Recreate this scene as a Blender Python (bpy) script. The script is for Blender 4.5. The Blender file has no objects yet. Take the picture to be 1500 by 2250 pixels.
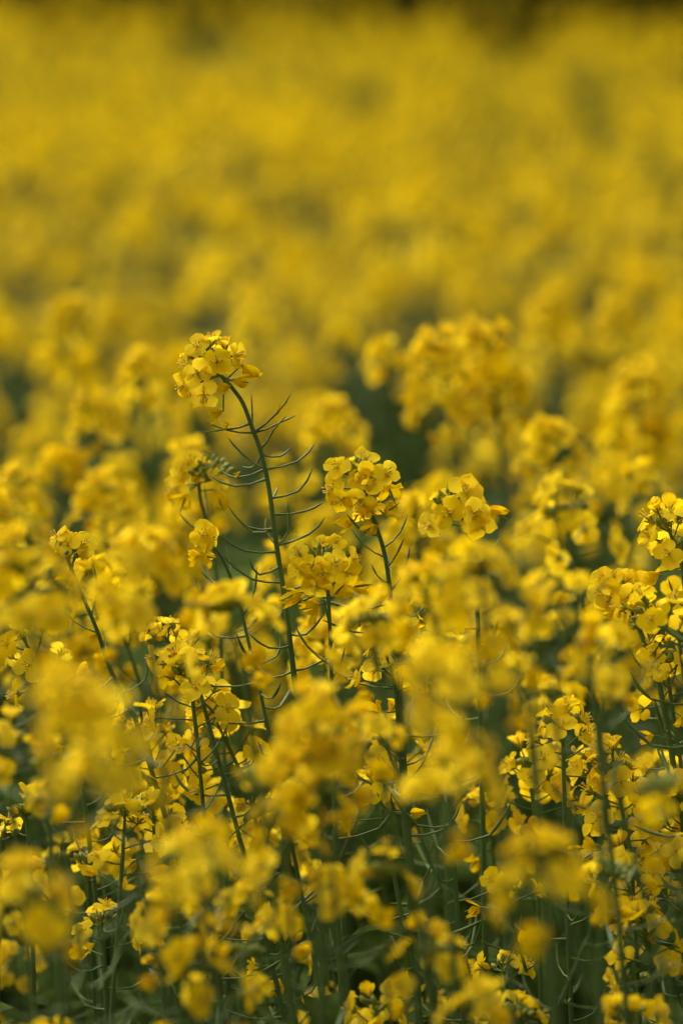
import bpy, math, random
import numpy as np
from mathutils import Matrix, Vector

random.seed(11)
rng = np.random.default_rng(11)
scene = bpy.context.scene
COL = scene.collection
R = math.radians

# ------------------------------------------------------------------ camera, sky, sun, exposure
CAM_H = 1.47
LENS, SENS = 135.0, 24.0
FPX = 1500 * LENS / SENS                 # focal length in photo pixels
HORIZON_Y = -60.0
PITCH = math.atan((1125 - HORIZON_Y) / FPX)
FOCUS = FPX / 4.4 / 1000.0               # 4.4 px per mm in the plane of focus
CANOPY = CAM_H - 0.272
cam_d = bpy.data.cameras.new('camera')
cam = bpy.data.objects.new('camera', cam_d)
COL.objects.link(cam)
scene.camera = cam
cam.location = (0, 0, CAM_H)
cam.rotation_euler = (R(90) - PITCH, 0, 0)
cam_d.lens = LENS
cam_d.sensor_fit = 'HORIZONTAL'
cam_d.sensor_width = SENS
cam_d.clip_start = 0.05
cam_d.clip_end = 2000
cam_d.dof.use_dof = True
cam_d.dof.focus_distance = FOCUS
cam_d.dof.aperture_fstop = 4.5
cam_d.dof.aperture_blades = 0

SUN_EL, SUN_AZ = 52.0, -35.0             # azimuth measured from +Y (away from camera) towards +X
w = bpy.data.worlds.new('World')
scene.world = w
w.use_nodes = True
nt = w.node_tree
bg = nt.nodes['Background']
sky = nt.nodes.new('ShaderNodeTexSky')
sky.sky_type = 'NISHITA'
sky.sun_disc = False
sky.sun_elevation = R(SUN_EL)
sky.sun_rotation = R(SUN_AZ)
sky.air_density = 0.5
sky.dust_density = 10.0
sky.ozone_density = 0.6
nt.links.new(sky.outputs['Color'], bg.inputs['Color'])
bg.inputs['Strength'].default_value = 0.14
sd = bpy.data.lights.new('sun', 'SUN')
sd.energy = 1.3
sd.angle = R(120)
sd.color = (1.0, 0.95, 0.86)
so = bpy.data.objects.new('sun', sd)
COL.objects.link(so)
az, el = R(SUN_AZ), R(SUN_EL)
sdir = Vector((math.sin(az) * math.cos(el), math.cos(az) * math.cos(el), math.sin(el)))
so.rotation_euler = sdir.to_track_quat('Z', 'Y').to_euler()
so.location = (0, 0, 10)
scene.view_settings.view_transform = 'Standard'
scene.view_settings.look = 'None'
scene.view_settings.exposure = 0.56
scene.view_settings.gamma = 1.0
scene.render.engine = 'CYCLES'
scene.cycles.max_bounces = 8
scene.cycles.transmission_bounces = 4
scene.cycles.transparent_max_bounces = 4

# camera frame
CX = Vector((1, 0, 0))
CU = Vector((0, math.sin(PITCH), math.cos(PITCH)))
CF = Vector((0, math.cos(PITCH), -math.sin(PITCH)))
CAM = Vector((0, 0, CAM_H))


def at(px, py, ratio):
    """point seen at a photo pixel, at ratio * focus distance along the view axis"""
    D = ratio * FOCUS
    return CAM + CF * D + CX * ((px - 750) / FPX * D) + CU * (-(py - 1125) / FPX * D)


def proj(p):
    v = Vector(p) - CAM
    D = v.dot(CF)
    return 750 + FPX * v.dot(CX) / D, 1125 - FPX * v.dot(CU) / D, D / FOCUS


def facing(fx, fy, fz):
    return (CX * fx + CU * fy - CF * fz).normalized()


# ------------------------------------------------------------------ materials
def mat(name, c1, c2, rough=0.6, trans=0.0, scale=80.0, spec=0.3, rnd=0.0, c3=None, tcol=None):
    m = bpy.data.materials.new(name)
    m.use_nodes = True
    n, l = m.node_tree.nodes, m.node_tree.links
    b = n['Principled BSDF']
    out = n['Material Output']
    geo = n.new('ShaderNodeNewGeometry')
    tex = n.new('ShaderNodeTexNoise')
    tex.inputs['Scale'].default_value = scale
    tex.inputs['Detail'].default_value = 3
    l.new(geo.outputs['Position'], tex.inputs['Vector'])
    ramp = n.new('ShaderNodeMapRange')
    ramp.inputs['From Min'].default_value = 0.35
    ramp.inputs['From Max'].default_value = 0.65
    l.new(tex.outputs['Fac'], ramp.inputs['Value'])
    mx = n.new('ShaderNodeMix')
    mx.data_type = 'RGBA'
    mx.inputs[6].default_value = (*c1, 1)
    mx.inputs[7].default_value = (*c2, 1)
    l.new(ramp.outputs['Result'], mx.inputs[0])
    col = mx.outputs[2]
    if c3:
        oi = n.new('ShaderNodeObjectInfo')
        mr = n.new('ShaderNodeMath')
        mr.operation = 'MULTIPLY'
        mr.inputs[1].default_value = rnd
        l.new(oi.outputs['Random'], mr.inputs[0])
        m2 = n.new('ShaderNodeMix')
        m2.data_type = 'RGBA'
        l.new(mr.outputs[0], m2.inputs[0])
        l.new(col, m2.inputs[6])
        m2.inputs[7].default_value = (*c3, 1)
        col = m2.outputs[2]
    l.new(col, b.inputs['Base Color'])
    b.inputs['Roughness'].default_value = rough
    b.inputs['Specular IOR Level'].default_value = spec
    if trans > 0:
        tb = n.new('ShaderNodeBsdfTranslucent')
        l.new(col, tb.inputs['Color'])
        ms = n.new('ShaderNodeMixShader')
        ms.inputs[0].default_value = trans
        l.new(b.outputs[0], ms.inputs[1])
        l.new(tb.outputs[0], ms.inputs[2])
        l.new(ms.outputs[0], out.inputs['Surface'])
    return m


M = {
    'petal': mat('petal_yellow', (0.86, 0.615, 0.0), (0.90, 0.675, 0.008), 0.8, 0.55, 90, 0.0, 0.8, (0.91, 0.72, 0.035)),
    'wilt': mat('petal_wilted', (0.85, 0.57, 0.0), (0.88, 0.64, 0.002), 0.8, 0.42, 160, 0.0),
    'stem': mat('stem_green', (0.085, 0.145, 0.032), (0.12, 0.20, 0.048), 0.7, 0.0, 60, 0.1, 0.5, (0.09, 0.14, 0.055)),
    'pod': mat('pod_green', (0.10, 0.17, 0.032), (0.155, 0.245, 0.045), 0.5, 0.1, 50, 0.3, 0.5, (0.11, 0.16, 0.06)),
    'bud': mat('bud_green', (0.18, 0.24, 0.035), (0.34, 0.38, 0.05), 0.55, 0.15, 300, 0.3),
    'leaf': mat('leaf_green', (0.028, 0.055, 0.005), (0.060, 0.10, 0.010), 0.85, 0.25, 25, 0.03, 0.6, (0.045, 0.075, 0.010)),
    'anther': mat('anther_yellow', (0.70, 0.50, 0.02), (0.80, 0.62, 0.05), 0.7),
    'soil': mat('soil', (0.030, 0.026, 0.012), (0.05, 0.045, 0.022), 1.0, 0, 8, 0.0),
    'hedge': mat('hedge_green', (0.040, 0.048, 0.008), (0.085, 0.085, 0.015), 0.9, 0.1, 2, 0.0),
    'bark': mat('bark', (0.06, 0.045, 0.03), (0.12, 0.09, 0.06), 0.9, 0, 20),
}
MATLIST = list(M.keys())
MI = {k: i for i, k in enumerate(MATLIST)}


# ------------------------------------------------------------------ geometry collectors (quads only)
class Geo:
    def __init__(s):
        s.v, s.f, s.m, s.n = [], [], [], 0

    def add(s, V, F, m):
        V = np.asarray(V, float)
        F = np.asarray(F, int)
        s.v.append(V)
        s.f.append(F + s.n)
        s.m.append(np.full(len(F), MI[m] if isinstance(m, str) else m) if not isinstance(m, np.ndarray) else m)
        s.n += len(V)
        return s

    def arrays(s):
        return np.vstack(s.v), np.vstack(s.f), np.concatenate(s.m)

    def addgeo(s, g, M4=None):
        V, F, m = g.arrays() if isinstance(g, Geo) else g
        if M4 is not None:
            A = np.array(M4)
            V = V @ A[:3, :3].T + A[:3, 3]
        s.add(V, F, m)
        return s

    def mesh(s, name):
        V, F, m = s.arrays()
        return mesh_from(name, V, F, m)


def mesh_from(name, V, F, m):
    used = np.unique(m)
    me = bpy.data.meshes.new(name)
    me.vertices.add(len(V))
    me.vertices.foreach_set('co', np.ascontiguousarray(V, dtype=np.float32).ravel())
    me.loops.add(len(F) * 4)
    me.loops.foreach_set('vertex_index', np.ascontiguousarray(F, dtype=np.int32).ravel())
    me.polygons.add(len(F))
    me.polygons.foreach_set('loop_start', np.arange(0, len(F) * 4, 4, dtype=np.int32))
    me.polygons.foreach_set('loop_total', np.full(len(F), 4, dtype=np.int32))
    remap = np.zeros(len(MATLIST), int)
    for i, u in enumerate(used):
        me.materials.append(M[MATLIST[u]])
        remap[u] = i
    me.polygons.foreach_set('material_index', remap[m].astype(np.int32))
    me.polygons.foreach_set('use_smooth', np.ones(len(F), dtype=bool))
    me.update(calc_edges=True)
    return me


def gridfaces(nu, nv, wrap=False):
    F = []
    for i in range(nu - 1):
        for j in range(nv if wrap else nv - 1):
            a, b = i * nv + j, i * nv + (j + 1) % nv
            F.append((a, b, b + nv, a + nv))
    return np.array(F)


def tube(g, pts, rad, m, sides=6):
    P = np.array([tuple(p) for p in pts], float)
    n = len(P)
    rad = np.broadcast_to(rad, (n,))
    T = np.gradient(P, axis=0)
    T /= np.linalg.norm(T, axis=1)[:, None] + 1e-12
    ref = np.array([0.31, 0.95, 0.1])
    if abs(T[0] @ ref) > 0.9 * np.linalg.norm(ref):
        ref = np.array([1.0, 0, 0])
    V = []
    for i in range(n):
        a = np.cross(T[i], ref)
        a /= np.linalg.norm(a)
        b = np.cross(T[i], a)
        ref = np.cross(a, T[i]) * 1.0
        for k in range(sides):
            t = 2 * math.pi * k / sides
            V.append(P[i] + rad[i] * (math.cos(t) * a + math.sin(t) * b))
    g.add(V, gridfaces(n, sides, True), m)


def catmull(P, n):
    P = [np.array(tuple(p), float) for p in P]
    Q = [2 * P[0] - P[1]] + P + [2 * P[-1] - P[-2]]
    out = []
    for i in range(1, len(Q) - 2):
        for k in range(n):
            t = k / n
            a, b, c, d = Q[i - 1], Q[i], Q[i + 1], Q[i + 2]
            out.append(0.5 * (2 * b + (c - a) * t + (2 * a - 5 * b + 4 * c - d) * t * t + (3 * b - a - 3 * c + d) * t ** 3))
    out.append(P[-1])
    return np.array(out)


def frame(z, spin=0.0):
    z = Vector(z).normalized()
    x = z.orthogonal().normalized()
    y = z.cross(x)
    c, s = math.cos(spin), math.sin(spin)
    x2 = x * c + y * s
    y2 = y * c - x * s
    return Matrix((x2, y2, z)).transposed().to_4x4()


def mm(*a):
    return [x * 0.001 for x in a]


# ------------------------------------------------------------------ flower pieces (mm inside, metres out)
def petal(g, ang, L, W, elev, curl, cup, wave, ph, m, hi=True, claw=3.2, twist=0.0):
    if hi == 2:
        ts, vs = [-1, 0, .10, .24, .42, .60, .76, .89, .97, 1.0], [-1, -.62, -.2, .2, .62, 1]
    elif hi == 1:
        ts, vs = [0, .2, .5, .8, 1.0], [-1, 0, 1]
    else:
        ts, vs = [0.1, .55, 1.0], [-1, 1]
    V = []
    for t in ts:
        if t < 0:
            r, z, hw = 0.3, 0.0, 0.5
        else:
            e = elev - curl * t
            r = 0.9 + L * t * math.cos(e)
            z = claw + L * t * math.sin(e)
            q = (t - .56) / (.56 if t < .56 else .44)
            hw = max(0.75 if t < .5 else (0.22 if hi == 2 else .45) * W / 2, W / 2 * math.sqrt(max(0, 1 - q * q)))
            if hi == 0:
                hw = (0.30, 0.52, 0.34)[ts.index(t)] * W
        for v in vs:
            k = max(t, 0)
            zz = z + cup * v * v * k + wave * math.sin(3.1 * v + ph + 2.3 * t) * k
            rr = r - (0.10 * L * v * v * (k ** 2)) * (1 if hi == 2 else 0)
            if hi == 2 and t == 1.0:
                rr -= 0.35 * math.exp(-(v / .35) ** 2)
            yy = hw * v + twist * k * 1.5
            V.append((rr * math.cos(ang) - yy * math.sin(ang), rr * math.sin(ang) + yy * math.cos(ang), zz))
    g.add(np.array(V) * 0.001, gridfaces(len(ts), len(vs)), m)


def make_flower(seed, openness=1.0, hi=2, m='petal', size=1.0, sloppy=1.0):
    r = random.Random(seed)
    g = Geo()
    base = r.uniform(0, 1.5)
    for k in range(4):
        # petals stand in a cross, pairs sitting closer together
        a = base + k * math.pi / 2 + (0.16 if k % 2 else -0.10) + r.uniform(-.13, .13) * sloppy
        L = r.uniform(7.3, 8.7) * size
        W = r.uniform(7.9, 9.4) * size
        e = (1 - openness) * 1.25 + r.uniform(-.18, .38) * sloppy
        petal(g, a, L, W, e, r.uniform(.0, .65) * sloppy, r.uniform(-1.5, 1.3) * sloppy, r.uniform(.1, .8) * sloppy, r.uniform(0, 6), m, hi, 3.4 * size,
              r.uniform(-.5, .5))
    if hi == 2:
        for k in range(6):
            a = r.uniform(0, 6.28)
            top = (1.7 * math.cos(a), 1.7 * math.sin(a), 6.3 + r.uniform(-.6, .5))
            tube(g, [mm(.4 * math.cos(a), .4 * math.sin(a), 1), mm(1.1 * math.cos(a), 1.1 * math.sin(a), 4), mm(*top)], 0.00016, 'anther', 4)
            tube(g, [mm(top[0], top[1], top[2] - .1), mm(top[0] * 1.1, top[1] * 1.1, top[2] + .7), mm(top[0] * 1.25, top[1] * 1.25, top[2] + 1.3)],
                 [.0003, .00045, .0001], 'anther', 5)
        tube(g, [mm(0, 0, 0), mm(0, 0, 3), mm(0, 0, 6), mm(0, 0, 6.8)], [.0004, .0004, .0004, .0002], 'anther', 6)
        for k in range(4):
            a = base + .78 + k * math.pi / 2
            c, s = math.cos(a), math.sin(a)
            tube(g, [mm(.3 * c, .3 * s, 0), mm(1.6 * c, 1.6 * s, 1.8), mm(2.9 * c, 2.9 * s, 4.4)], [.0004, .0006, .0001], 'bud', 4)
    return g


def make_wilted(seed, hi=2):
    """spent flower: petals folded forward and crumpled round the young pod"""
    r = random.Random(seed)
    g = Geo()
    for k in range(4):
        petal(g, k * math.pi / 2 + r.uniform(-.4, .4), r.uniform(7, 9.5), r.uniform(4.5, 7), 1.15 + r.uniform(-.35, .2), r.uniform(-.5, .9), r.uniform(-2, 2),
              r.uniform(.5, 1.6), r.uniform(0, 6), 'wilt', hi, 1.5, r.uniform(-1, 1))
    tube(g, [mm(0, 0, 0), mm(0, .2, 6), mm(0.3, 0, 12)], [.0006, .0007, .0002], 'bud', 5)
    return g


def ovoid(g, base, d, L, rad, m, sides=6, rings=5):
    base, d = np.array(tuple(base)), np.array(tuple(d))
    d = d / np.linalg.norm(d)
    ts = np.linspace(0.02, 0.98, rings)
    tube(g, [base + d * L * t for t in ts], [rad * math.sin(math.pi * (t ** .8)) + rad * .12 for t in ts], m, sides)


def make_pod(seed, curl=1.0, plen=17, stalk=20, thick=1.0, sides=6, e0=.12, yellow=False):
    r = random.Random(seed)
    g = Geo()
    y = r.uniform(-2, 2)
    e0 = e0 + r.uniform(-.25, .25)
    j = (stalk * math.cos(e0), y * .4, stalk * math.sin(e0))
    mid = (j[0] * .5, 0, j[2] * .5 - 1.0)
    tube(g, [mm(0, 0, 0), mm(*mid), mm(*j)], [.0007, .00042, .00055], 'pod', sides)
    e1 = e0 + .25 + curl * r.uniform(.25, .55)
    e2 = e1 + curl * r.uniform(.1, .45)
    a = (j[0] + plen * .5 * math.cos(e1), j[1] + y * .6, j[2] + plen * .5 * math.sin(e1))
    b = (a[0] + plen * .5 * math.cos(e2), a[1] + y * .6, a[2] + plen * .5 * math.sin(e2))
    P = catmull([mm(*j), mm(*a), mm(*b)], 3)
    tube(g, P, np.array([.55, .95, 1.0, 1.0, .85, .55, .2])[:len(P)] * .00085 * thick, 'pod', sides)
    return g


HI_FLOWERS = [make_flower(s, o, 2, size=z) for s, o, z in ((1, 1.0, 1), (2, .95, 1.05), (3, .85, .95), (4, .72, 1), (5, 1.02, .95), (6, .6, .9), (7, .9, 1.06))]
HI_SIDE = [make_flower(21, .35, 2, size=.9), make_flower(22, .22, 2, size=.8)]
HI_WILT = [make_wilted(s) for s in range(31, 35)]
HI_POD = [make_pod(s, c, pl, st) for s, c, pl, st in ((41, 1, 17, 20), (42, .6, 19, 18), (43, 1.3, 15, 21), (44, .9, 21, 19), (45, .3, 17, 22), (46, 1.1, 13, 17))]
HI_YPOD = [make_pod(s, .2, 11, 15, .75, 6, .7) for s in (51, 52, 53)]
FM = [g.mesh('flower') for g in HI_FLOWERS]
FS = [g.mesh('flower') for g in HI_SIDE]
WM = [g.mesh('wilted_flower') for g in HI_WILT]
PM = [g.mesh('seed_pod') for g in HI_POD]
YPM = [g.mesh('seed_pod') for g in HI_YPOD]
MID_FLOWERS = [make_flower(s, o, 1) for s, o in ((1, 1.0), (2, .9), (3, .75), (4, .6), (5, .95))]
MID_WILT = [make_wilted(s, 1) for s in (31, 32)]
LOW_FLOWERS = [make_flower(s, o, 0) for s, o in ((1, 1.0), (2, .85), (3, .7))]


def make_leaf(seed, L=0.07, W=0.016, lob=0.0, droop=.7):
    r = random.Random(seed)
    g = Geo()
    n = 12
    V = []
    e = .9
    x = z = 0.0
    for i in range(n):
        t = i / (n - 1)
        hw = W * (math.sin(math.pi * (t * .93 + .05)) ** .7) * (1 + lob * math.sin(t * 21))
        for v in (-1, -.5, 0, .5, 1):
            V.append((x, hw * v, z + .25 * hw * v * v * 1.5 + .05 * W * math.sin(17 * t + 3 * v)))
        x += L / n * math.cos(e)
        z += L / n * math.sin(e)
        e -= droop * 2.2 / n * (.6 + r.random() * .8)
    g.add(V, gridfaces(n, 5), 'leaf')
    tube(g, [V[5 * i + 2] for i in range(n)], np.linspace(.0012, .0003, n) * (L / .07) ** .5, 'stem', 5)
    return g


LEAFG = [make_leaf(61), make_leaf(62, .055, .011), make_leaf(63, .085, .02, .15, 1.0), make_leaf(64, .14, .038, .28, .9), make_leaf(65, .17, .05, .35, 1.1)]
LM = [g.mesh('leaf') for g in LEAFG]


# ------------------------------------------------------------------ a flower head and a stem
def design_head(r, n=13, size=1.0, buds=16, wilt=3, hl=26.0, half=2, toward=None):
    """list of items round a vertical axis that starts at the stem top (0,0,0)"""
    it = {'flowers': [], 'wilt': [], 'buds': [], 'ped': [], 'hl': hl * size}
    a = r.uniform(0, 6.28)
    for k in range(n):
        t = k / max(1, n - 1)                       # 0 top .. 1 bottom
        a += 2.4 + r.uniform(-.3, .3)
        if k < half:
            kind = 'half'
        else:
            kind = 'open'
        h = hl * size * (.95 - .95 * t)
        elev = R(62 - 56 * t + r.uniform(-12, 12))
        L = size * (9 + 8.0 * t + r.uniform(-1.5, 2.5))
        d = Vector((math.cos(a) * math.cos(elev), math.sin(a) * math.cos(elev), math.sin(elev)))
        b = Vector((0, 0, h * .001))
        tip = b + d * L * .001
        up = Vector((0, 0, 1))
        f = (d + up * r.uniform(-.1, .45) + Vector((r.uniform(-.3, .3), r.uniform(-.3, .3), r.uniform(-.3, .2)))).normalized()
        it['flowers'].append((kind, tip, f, r.uniform(0, 6.28), r.uniform(.88, 1.1) * (size ** .5), r.randrange(99)))
        it['ped'].append((b, b.lerp(tip, .5) - f * .0015, tip, .00045))
    for k in range(wilt):
        a += 2.4
        h = -size * (3 + 7 * k + r.uniform(0, 3))
        elev = R(r.uniform(-15, 25))
        d = Vector((math.cos(a) * math.cos(elev), math.sin(a) * math.cos(elev), math.sin(elev)))
        b = Vector((0, 0, h * .001))
        tip = b + d * .001 * r.uniform(11, 17)
        it['wilt'].append((tip, (d + Vector((0, 0, r.uniform(-.6, .3)))).normalized(), r.uniform(0, 6), r.uniform(.7, 1.0), r.randrange(99)))
        it['ped'].append((b, b.lerp(tip, .5), tip, .0004))
    for k in range(buds):
        t = (k + .5) / buds
        a += 2.4
        th = math.sqrt(t) * 1.35
        d = Vector((math.cos(a) * math.sin(th), math.sin(a) * math.sin(th), math.cos(th)))
        c = Vector((0, 0, hl * size * .00088))
        it['buds'].append((c + d * (.0035 + .0035 * t) * (.7 + .3 * size), (d + Vector((0, 0, .5))), (3.6 + 2.2 * t) * .001, .00105 + .0005 * t,
                           'petal' if (t > .82 and r.random() < .4) else 'bud'))
        it['ped'].append((c, c + d * .002, c + d * .0045, .0003))
    return it


def head_skeleton(it, M4, sides=5):
    """pedicels, axis and buds as one mesh"""
    g = Geo()
    hl = it['hl'] * .001
    if 'frame' not in it:
        tube(g, [M4 @ Vector((0, 0, -.004)), M4 @ Vector((0, 0, hl * .5)), M4 @ Vector((0, 0, hl * .9))], [.0012, .0010, .0007], 'stem', 6)
    for b, c, t, rad in it['ped']:
        tube(g, [M4 @ b, M4 @ c, M4 @ t], rad, 'stem' if rad > .00031 else 'bud', sides)
    return g


def buds_geo(it, M4):
    g = Geo()
    R3 = M4.to_3x3()
    for p, d, L, rad, m in it['buds']:
        ovoid(g, M4 @ p, R3 @ d, L, rad, m)
    return g


def design_pods(r, path, start, end, spacing, kstart=0, young=.03):
    """pods in a spiral along a stem path between two distances below its top"""
    seg = np.linalg.norm(np.diff(path, axis=0), axis=1)
    cum = np.concatenate([[0], np.cumsum(seg)])
    out = []
    s = start
    a = r.uniform(0, 6.28)
    while s < min(end, cum[-1] - .002):
        i = min(np.searchsorted(cum, s), len(path) - 1)
        p = path[i - 1] + (path[i] - path[i - 1]) * ((s - cum[i - 1]) / max(seg[i - 1], 1e-9))
        T = Vector(path[i - 1] - path[i]).normalized()
        F = frame(T, a)
        F.translation = Vector(p)
        yng = s < start + young
        sc = r.uniform(.75, 1.15) * (.9 if yng else 1)
        out.append((yng, F @ Matrix.Diagonal((sc, sc, sc, 1)), r.randrange(99)))
        a += 2.4 + r.uniform(-.3, .3)
        s += spacing * r.uniform(.7, 1.4)
    return out


def stem_radii(path, r0, r1):
    seg = np.linalg.norm(np.diff(path, axis=0), axis=1)
    cum = np.concatenate([[0], np.cumsum(seg)])
    return r0 + (r1 - r0) * np.minimum(1, cum / .35)


def plant_spec(r, branches, lod='full', leaves=5, rad=(.0010, .0020)):
    """branches: [(top-to-bottom path, head dict or design kwargs, pod kwargs)], main stem first.
    Returns nested parts [(name, mesh, matrix, [(name, mesh, matrix)...])]"""
    parts = []
    gs = Geo()
    pods = []
    for bi, (path, hk, pk) in enumerate(branches):
        path = np.array(path)
        rr = stem_radii(path, rad[0] * (1 if bi == 0 else .85), rad[1] * (1 if bi == 0 else .6))
        tube(gs, path, rr, 'stem', 8 if lod == 'full' else 5)
        if pk is not None:
            pods += design_pods(r, path, pk.get('start', .018), pk.get('end', .20), pk.get('spacing', .0085))
    if lod == 'full':
        kids = [('seed_pod', (YPM if y else PM)[k % (len(YPM) if y else len(PM))], F, None) for y, F, k in pods[:95]]
        parts.append(('stem', gs.mesh('stem'), Matrix(), kids))
    else:
        for y, F, k in pods:
            gs.addgeo(LOW_PODS[k % len(LOW_PODS)], F)
        parts.append(('stem', gs.mesh('stem'), Matrix(), []))
    for path, hk, pk in branches:
        if hk is None:
            continue
        it = hk if 'flowers' in hk else design_head(r, **hk)
        if 'frame' in it:
            F = it['frame']
        else:
            F = frame(Vector(path[0]) - Vector(path[min(3, len(path) - 1)]), r.uniform(0, 6))
            F.translation = Vector(path[0])
        R3 = F.to_3x3()
        sk = head_skeleton(it, F)
        kids = []
        if lod == 'full':
            if it['buds']:
                kids.append(('bud_cluster', buds_geo(it, F).mesh('bud_cluster'), Matrix(), None))
            for kind, p, f, sp, sc, k in it['flowers']:
                A = frame(R3 @ f, sp) @ Matrix.Diagonal((sc, sc, sc, 1))
                A.translation = F @ p
                me = FM[k % len(FM)] if kind == 'open' else FS[k % 2]
                kids.append(('flower', me, A, None))
            for p, f, sp, sc, k in it['wilt']:
                A = frame(R3 @ f, sp) @ Matrix.Diagonal((sc, sc, sc, 1))
                A.translation = F @ p
                kids.append(('wilted_flower', WM[k % len(WM)], A, None))
        else:
            if it['buds']:
                sk.addgeo(buds_geo(it, F))
            for kind, p, f, sp, sc, k in it['flowers']:
                sc *= 1.0 if kind == 'open' else .7
                A = frame(R3 @ f, sp) @ Matrix.Diagonal((sc, sc, sc, 1))
                A.translation = F @ p
                sk.addgeo((MID_FLOWERS if lod == 'mid' else LOW_FLOWERS)[k % (5 if lod == 'mid' else 3)], A)
            for p, f, sp, sc, k in it['wilt']:
                A = frame(R3 @ f, sp)
                A.translation = F @ p
                sk.addgeo(MID_WILT[k % 2], A)
        parts.append(('flower_head', sk.mesh('flower_head'), Matrix(), kids))
    # leaves along the main stem
    path = np.array(branches[0][0])
    seg = np.linalg.norm(np.diff(path, axis=0), axis=1)
    cum = np.concatenate([[0], np.cumsum(seg)])
    a = r.uniform(0, 6)
    for k in range(leaves):
        s = (.24 if branches[0][1] is not None and 'frame' in branches[0][1] else .22) + k * .062 + r.uniform(-.02, .02)
        if s > cum[-1] - .03:
            break
        i = min(np.searchsorted(cum, s), len(path) - 1)
        p = Vector(path[i])
        a += 2.3
        A = Matrix.Rotation(a, 4, 'Z')
        sc = r.uniform(.8, 1.25)
        A = Matrix.Translation(p) @ A @ Matrix.Diagonal((sc, sc, sc, 1))
        which = 1 if k < 2 else (0 if k == 2 else (2 if k < 5 else (3 if k % 2 else 4)))
        parts.append(('leaf', LM[which], A, []))
    return parts


LOW_PODS = [make_pod(s, 1, 17, 19, 1.1, 3) for s in (41, 42, 43)]


def tagtop(o, label, cat, group=None, kind=None):
    if label:
        o['label'] = label
        o['category'] = cat
    if group:
        o['group'] = group
    if kind:
        o['kind'] = kind


def link(name, data, parent=None, M4=None):
    o = bpy.data.objects.new(name, data)
    COL.objects.link(o)
    if parent is not None:
        o.parent = parent
    if M4 is not None:
        o.matrix_local = M4
    return o


NPLANT = [0]
GROUP = 'rapeseed plants of the field'


def instantiate(parts, loc, rotz, dz, label, group=GROUP, origin=None, name='rapeseed_plant'):
    root = link(name, None)
    root.empty_display_size = .05
    root.location = loc
    root.rotation_euler = (0, 0, rotz)
    tagtop(root, label, 'rapeseed plant', group)
    NPLANT[0] += 1
    off = Matrix.Translation((0, 0, dz)) if origin is None else Matrix.Translation(-Vector(origin))
    for nm, me, A, kids in parts:
        p = link(nm, me, root, off @ A)
        for k in kids:
            link(k[0], k[1], p, A.inverted() @ k[2])
    return root


# ------------------------------------------------------------------ the plants one can point to
def down_path(pts, r):
    """continue a stem path (world points, top first) down to the ground"""
    P = [Vector(p) for p in pts]
    d = (P[-1] - P[-2]).normalized()
    cur = P[-1].copy()
    step = .14
    while cur.z > .0:
        d = (d * .75 + Vector((r.uniform(-.12, .12), r.uniform(-.12, .12), -1)) * .25).normalized()
        cur = cur + d * step
        P.append(cur.copy())
    last, prev = P[-1], P[-2]
    t = (prev.z + .02) / max(prev.z - last.z, 1e-6)
    P[-1] = prev.lerp(last, min(1, t))
    return catmull(P, 5)


def named(label, ratio, pts, head=None, pods=None, seed=1, leaves=10, rad=(.0011, .0024), zs=None, lod='full'):
    """pts: photo pixels from the stem top down"""
    r = random.Random(seed * 7 + 3)
    P = [at(x, y, ratio + (0 if zs is None else zs[i])) for i, (x, y) in enumerate(pts)]
    if len(P) == 1:
        P.append(P[0] + Vector((r.uniform(-.02, .02), r.uniform(-.02, .02), -.09)))
    path = down_path(P, r)
    base = Vector((path[-1][0], path[-1][1], 0))
    path = path - np.array(base)
    head = head if head is not None else {}
    if 'flowers' in head:
        head = shift_head(head, base)
    pods = {} if pods is None else pods
    parts = plant_spec(r, [(path, head, pods if pods != 0 else None)], lod, leaves, rad)
    return instantiate(parts, base, 0, 0, label), path, base


def shift_head(h, base):
    h = dict(h)
    h['frame'] = Matrix.Translation(-base) @ h['frame']
    return h


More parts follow.
